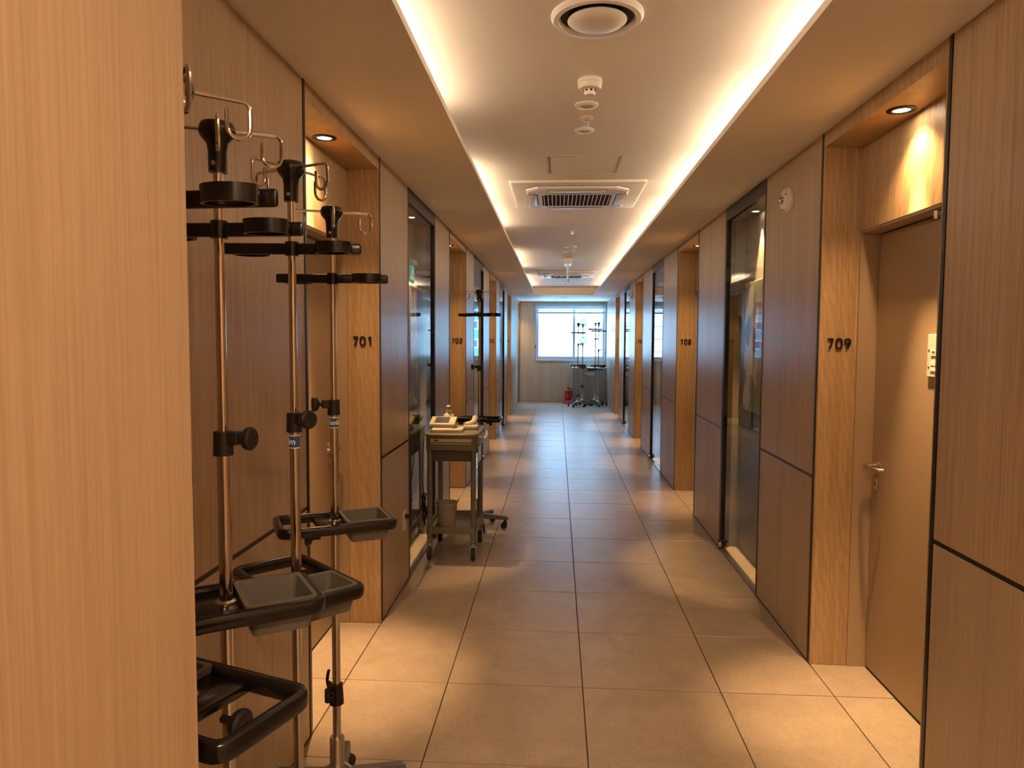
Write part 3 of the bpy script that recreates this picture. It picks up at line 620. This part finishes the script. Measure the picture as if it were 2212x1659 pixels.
def stand(x, y, label, top=1.945, ztray=.96, zbar=1.73, zcl=1.32, leg=0, hook=45, tray=0, bar=0, knob=0, fork=None, rleg=1.0, sticker=None, hookz=None, group='wheeled drip stands'):
    o = thing('drip_stand', label, 'drip stand', (x, y, 0), 0, group); D = math.radians
    inst('base_socket', ME['socket'], o)
    for k in range(5):
        a = D(leg+72*k); l = inst('leg', ME['leg'], o, (0, 0, 0), (0, 0, a), (rleg, 1, 1)); q = random.uniform(-1, 1)
        cs = inst('caster_fork', ME['caster'], o, (math.cos(a)*.214*rleg, math.sin(a)*.214*rleg, 0), (0, 0, a+PI/2+q)); inst('wheel', ME['wheel'], cs)
    inst('lower_pole', pole('lower_pole', .2, zcl-.02, .013), o); inst('upper_pole', pole('upper_pole', zcl-.02, top-.05, .0098), o)
    cl = inst('clamp_collar', ME['collar'], o, (0, 0, zcl), (0, 0, D(knob))); inst('clamp_knob', ME['knob'], cl, (0, 0, .009))
    if sticker is not None:
        sk = inst('sticker', ME['sleeve'], o, (0, 0, zcl-.05), (0, 0, D(sticker))); inst('print', ME['stext'], sk)
        for z in (-.0155, .0155): inst('sticker_edge', ME['edge'], sk, (0, 0, z))
    tf = inst('tray_frame', ME['frame'], o, (0, 0, ztray-.016), (0, 0, D(tray))); inst('pole_ring', mesh('pole_ring', lathe(B(), [(.0135, .004), (.021, .006), (.021, .008), (.0135, .011)], 20), M['steel']), tf)
    inst('tray_knob', ME['knob'], tf, (-.03, -.03, -.035), (0, 0, PI), (1, 1, 1)); inst('tray_pan', ME['pan'], o, (0, 0, ztray-.016), (0, 0, D(tray)))
    hb = inst('holder_bar', ME['bar'], o, (0, -.0, zbar), (0, 0, D(bar))); inst('screw', ME['screw'], hb, (.0, -.0062, 0))
    inst('bar_clamp', mesh('bar_clamp', cyl(B(), (0, 0, -.0172), (0, 0, .0172), .0165, seg=16), M['black']), hb)
    h = inst('hook_head', ME['head'], o, (0, 0, top-.009), (0, 0, 0)); inst('screw', ME['screw'], h, (0, -.0178, -.075))
    for k in range(4): inst('hook', ME['hook'], o, (0, 0, top-.018), (0, 0, D(hook+90*k)))
    if fork: inst('cable_fork', ME['fork'], o, (0, 0, fork[0]), (0, 0, D(fork[1])), (1.25, 1.25, 1.25))
    return o
stand(-.597, 1.095, 'nearest drip stand mostly hidden behind the near oak wall', top=1.93, ztray=.96, zbar=1.742, leg=117, hook=40, tray=159.5, bar=-4, knob=180, rleg=.92)
stand(-.668, 1.395, 'second drip stand from the camera with its tray in front of another tray', top=1.952, ztray=1.003, zbar=1.742, zcl=1.32, leg=297, hook=26, tray=33, bar=-2, knob=-8, rleg=.92)
stand(-.66, 1.765, 'third drip stand from the camera with blue sticker and angled tray', top=1.966, ztray=.925, zbar=1.751, zcl=1.32, leg=299, hook=65, tray=-44, bar=4, knob=-35, sticker=-95, rleg=.92)
stand(-.703, 2.222, 'drip stand with black cable fork low on its pole beside the door of room 701', top=1.94, ztray=.96, zbar=1.716, zcl=1.315, leg=27, hook=20, tray=27, bar=8, knob=205, fork=(.388, 200), sticker=35, rleg=.95)
stand(-.622, 5.75, 'single drip stand standing behind the grey cart', top=1.93, ztray=.905, zbar=1.728, zcl=1.302, leg=-4, hook=20, tray=175, bar=0, knob=200)
stand(.478, 16.55, 'leftmost drip stand of the group under the end window', top=1.925, ztray=.975, zbar=1.70, zcl=1.43, leg=100, hook=15, tray=3, bar=2, knob=10, fork=(.25, 265))
stand(.60, 17.0, 'drip stand behind the leftmost one under the end window', top=1.92, ztray=.93, zbar=1.70, zcl=1.43, leg=33, hook=40, tray=80, bar=85, knob=170, fork=(.44, 265), rleg=.88)
stand(.90, 17.08, 'drip stand near the low cabinet door with its tray turned sideways', top=1.945, ztray=.87, zbar=1.79, zcl=1.56, leg=213, hook=0, tray=170, bar=2, knob=0, rleg=.88)
stand(.951, 16.68, 'rightmost drip stand of the group close to the right wall', top=1.945, ztray=.965, zbar=1.744, zcl=1.297, leg=61, hook=30, tray=-4, bar=0, knob=0, rleg=.95)

# ------------------------------------------------------------------ equipment cart
ct = thing('utility_cart', 'grey plastic two tier cart on black casters by the left wall', 'cart', (-.722, 4.87, 0))
W2, DP = .172, .50
for x in (-W2+.02, W2-.02):
    for y in (.02, DP-.02):
        obj('corner_post', cyl(B(), (x, y, .115), (x, y, .80), .0185, seg=14), M['cart'], ct)
        f = B(); cyl(f, (x, y, .09), (x, y, .135), .012, .019, 14); box(f, x-.02, x+.02, y-.018, y+.018, .086, .098, bev=.004); box(f, x-.019, x-.016, y-.03, y+.012, .035, .09); box(f, x+.016, x+.019, y-.03, y+.012, .035, .09)
        c = obj('caster_fork', f, M['steel'], ct); obj('wheel', lathe(B(), [(.014, -.014), (.038, -.014), (.045, -.009), (.045, .009), (.038, .014), (.014, .014)], 24, (x, y-.016, .045), 'X'), M['rubber'], c)
f = B(); rr = rrect(-W2-.005, W2+.005, -.005, DP+.005, .03, 5)
loft(f, [(rr, .768), (rr, .878), (rrect(-W2, W2, 0, DP, .03, 5), .885)]); obj('top_tray', f, M['cart'], ct)
obj('top_rim', sweep(B(), rrect(-W2-.002, W2+.002, -.002, DP+.002, .03, 5), [(.014*math.cos(a), .872+.013*math.sin(a)) for a in [2*PI*k/10 for k in range(10)]]), M['cart'], ct)
bo('writing_board', M['cream'], ct, -W2+.03, W2-.03, -.012, .2, .826, .848, bev=.002); bo('board_edge', M['cream'], ct, -W2+.03, W2-.03, -.012, .15, .812, .818, bev=.001)
bo('board_label', M['dark_print'], ct, -.12, -.085, -.0135, -.0118, .832, .842)
bo('drawer', M['cartd'], ct, -W2+.035, W2-.035, .012, DP-.03, .69, .768, bev=.004)
f = B(); loft(f, [(rr, .185), (rr, .232), (rrect(-W2+.008, W2-.008, .01, DP-.01, .02, 5), .232), (rrect(-W2+.012, W2-.012, .014, DP-.014, .02, 5), .205)]); obj('lower_shelf', f, M['cart'], ct)
obj('push_handle', tube(B(), [(W2+.0, .06, .86), (W2+.03, .08, .85), (W2+.04, .14, .83), (W2+.04, .36, .83), (W2+.03, .42, .85), (W2, .44, .86)], .009, 8), M['white2'], ct)
bo('side_tag', M['white'], ct, W2+.006, W2+.009, .10, .24, .67, .78)
# things on the cart
zt = .8855
dv = thing('console_unit', 'cream medical console with tilted screen on top of the grey cart', 'medical device', (-.755, 4.99, zt+.0005))
obj('base_unit', loft(B(), [(rrect(-.115, .1, -.1, .1, .02), 0), (rrect(-.115, .1, -.1, .1, .02), .02), (rrect(-.1, .02, -.085, .09, .02), .032)]), M['cream'], dv)
obj('turntable', lathe(B(), [(.05, .028), (.05, .05), (.044, .055)], 24, (-.04, 0, 0)), M['dark_print'], dv)
rx = Matrix.Translation((-.04, 0, .064)) @ Matrix.Rotation(math.radians(16), 4, 'X')
obj('screen_housing', box(B(), -.09, .09, -.075, .075, -.012, .014, bev=.007, seg=2, mtx=rx), M['cream'], dv); obj('screen', box(B(), -.055, .045, -.05, .055, .0138, .0152, mtx=rx), M['screen'], dv)
obj('button_strip', box(B(), .055, .078, -.05, .055, .0138, .0155, mtx=rx), M['white2'], dv)
pr = thing('handheld_scanner', 'cream handheld scanner lying right of the console on the cart', 'medical device', (-.605, 5.16, zt+.0005))
f = B(); tube(f, [(-.05, -.06, .03), (-.02, -.03, .035), (.0, 0, .042), (.01, .03, .058), (.012, .05, .075)], .022, 12); box(f, -.06, .045, -.09, -.02, .0, .03, bev=.01, seg=2); obj('scanner_body', f, M['cream'], pr)
obj('scanner_cable', tube(B(), [(.03, -.05, .02), (.05, .0, .04), (.045, .05, .055), (.02, .09, .045), (.03, .12, .01)], .0035, 6), M['black'], pr)
sa = thing('pump_bottle', 'white pump bottle standing behind the console on the cart', 'bottle', (-.79, 5.21, zt+.0005))
obj('bottle_body', lathe(B(), [(.04, 0), (.043, .006), (.043, .075), (.038, .092), (.022, .104), (.018, .108)], 24), M['white2'], sa)
f = B(); cyl(f, (0, 0, .106), (0, 0, .13), .018, seg=16); cyl(f, (0, 0, .13), (0, 0, .152), .006, seg=10); box(f, -.014, .014, -.035, .014, .152, .161, bev=.003); obj('pump_head', f, M['cream'], sa)
bk = thing('plastic_bucket', 'small pale grey perforated bucket on the lower cart shelf', 'bucket', (-.78, 5.05, .206))
f = B(); rings(f, [[Vector((r*math.cos(2*PI*j/32), r*math.sin(2*PI*j/32), z)) for j in range(32)] for r, z in ((.06, 0), (.074, .15), (.079, .152), (.079, .163), (.075, .163), (.0715, .15), (.057, .005))]); obj('bucket_body', f, M['bucket'], bk)
for s in (-1, 1): obj('handle', tube(B(), [(s*.074, -.022, .158), (s*.084, -.02, .172), (s*.086, 0, .177), (s*.084, .02, .172), (s*.074, .022, .158)], .0045, 7), M['bucket'], bk)
for k in range(24): a = 2*PI*k/24; obj('slot', box(B(), -.003, .003, -.0005, .0005, -.018, .018), M['pan2'], bk, (math.sin(a)*.0748, -math.cos(a)*.0748, .126), (-.093, 0, a), smooth=False)
# wall socket, plug and cord
so = thing('wall_socket', 'cream wall socket plate low on the left wall before the cart', 'socket', (XL, 4.325, .415))
bo('plate', M['white2'], so, 0, .008, -.036, .036, -.06, .06, bev=.002)
for z in (-.025, .025): obj('outlet', lathe(B(), [(.018, .008), (.018, .0095), (.014, .0095), (.013, .0085), (0, .0085)], 18, (0, 0, z), 'X'), M['white'], so)
cd = thing('power_cord', 'black power cord bundled between wall socket and cart', 'cord', (XL, 4.325, .44))
f = B(); cyl(f, (.0095, 0, 0), (.04, 0, 0), .015, .011, 12); obj('plug', f, M['black'], cd)
obj('lead', tube(B(), [(.04, 0, 0), (.06, .02, -.012), (.055, .16, -.045), (.05, .30, -.02), (.045, .42, .03)], .004, 7), M['black'], cd)
for k in range(4):
    pts = [(.046+.010*math.sin(3*a+k), .425+.012*k+.035*math.sin(a)*(1+.1*k), -.03-.02*k+.085*math.cos(a)) for a in [2*PI*j/20 for j in range(20)]]
    obj('coil', tube(B(), pts, .0035, 6, True), M['black'], cd)
obj('tie', box(B(), .03, .062, .40, .47, .02, .04, bev=.005), M['black'], cd)
obj('riser', tube(B(), [(.045, .44, .03), (.022, .48, .15), (.018, .54, .3), (.018, .58, .40)], .0035, 6), M['black'], cd)
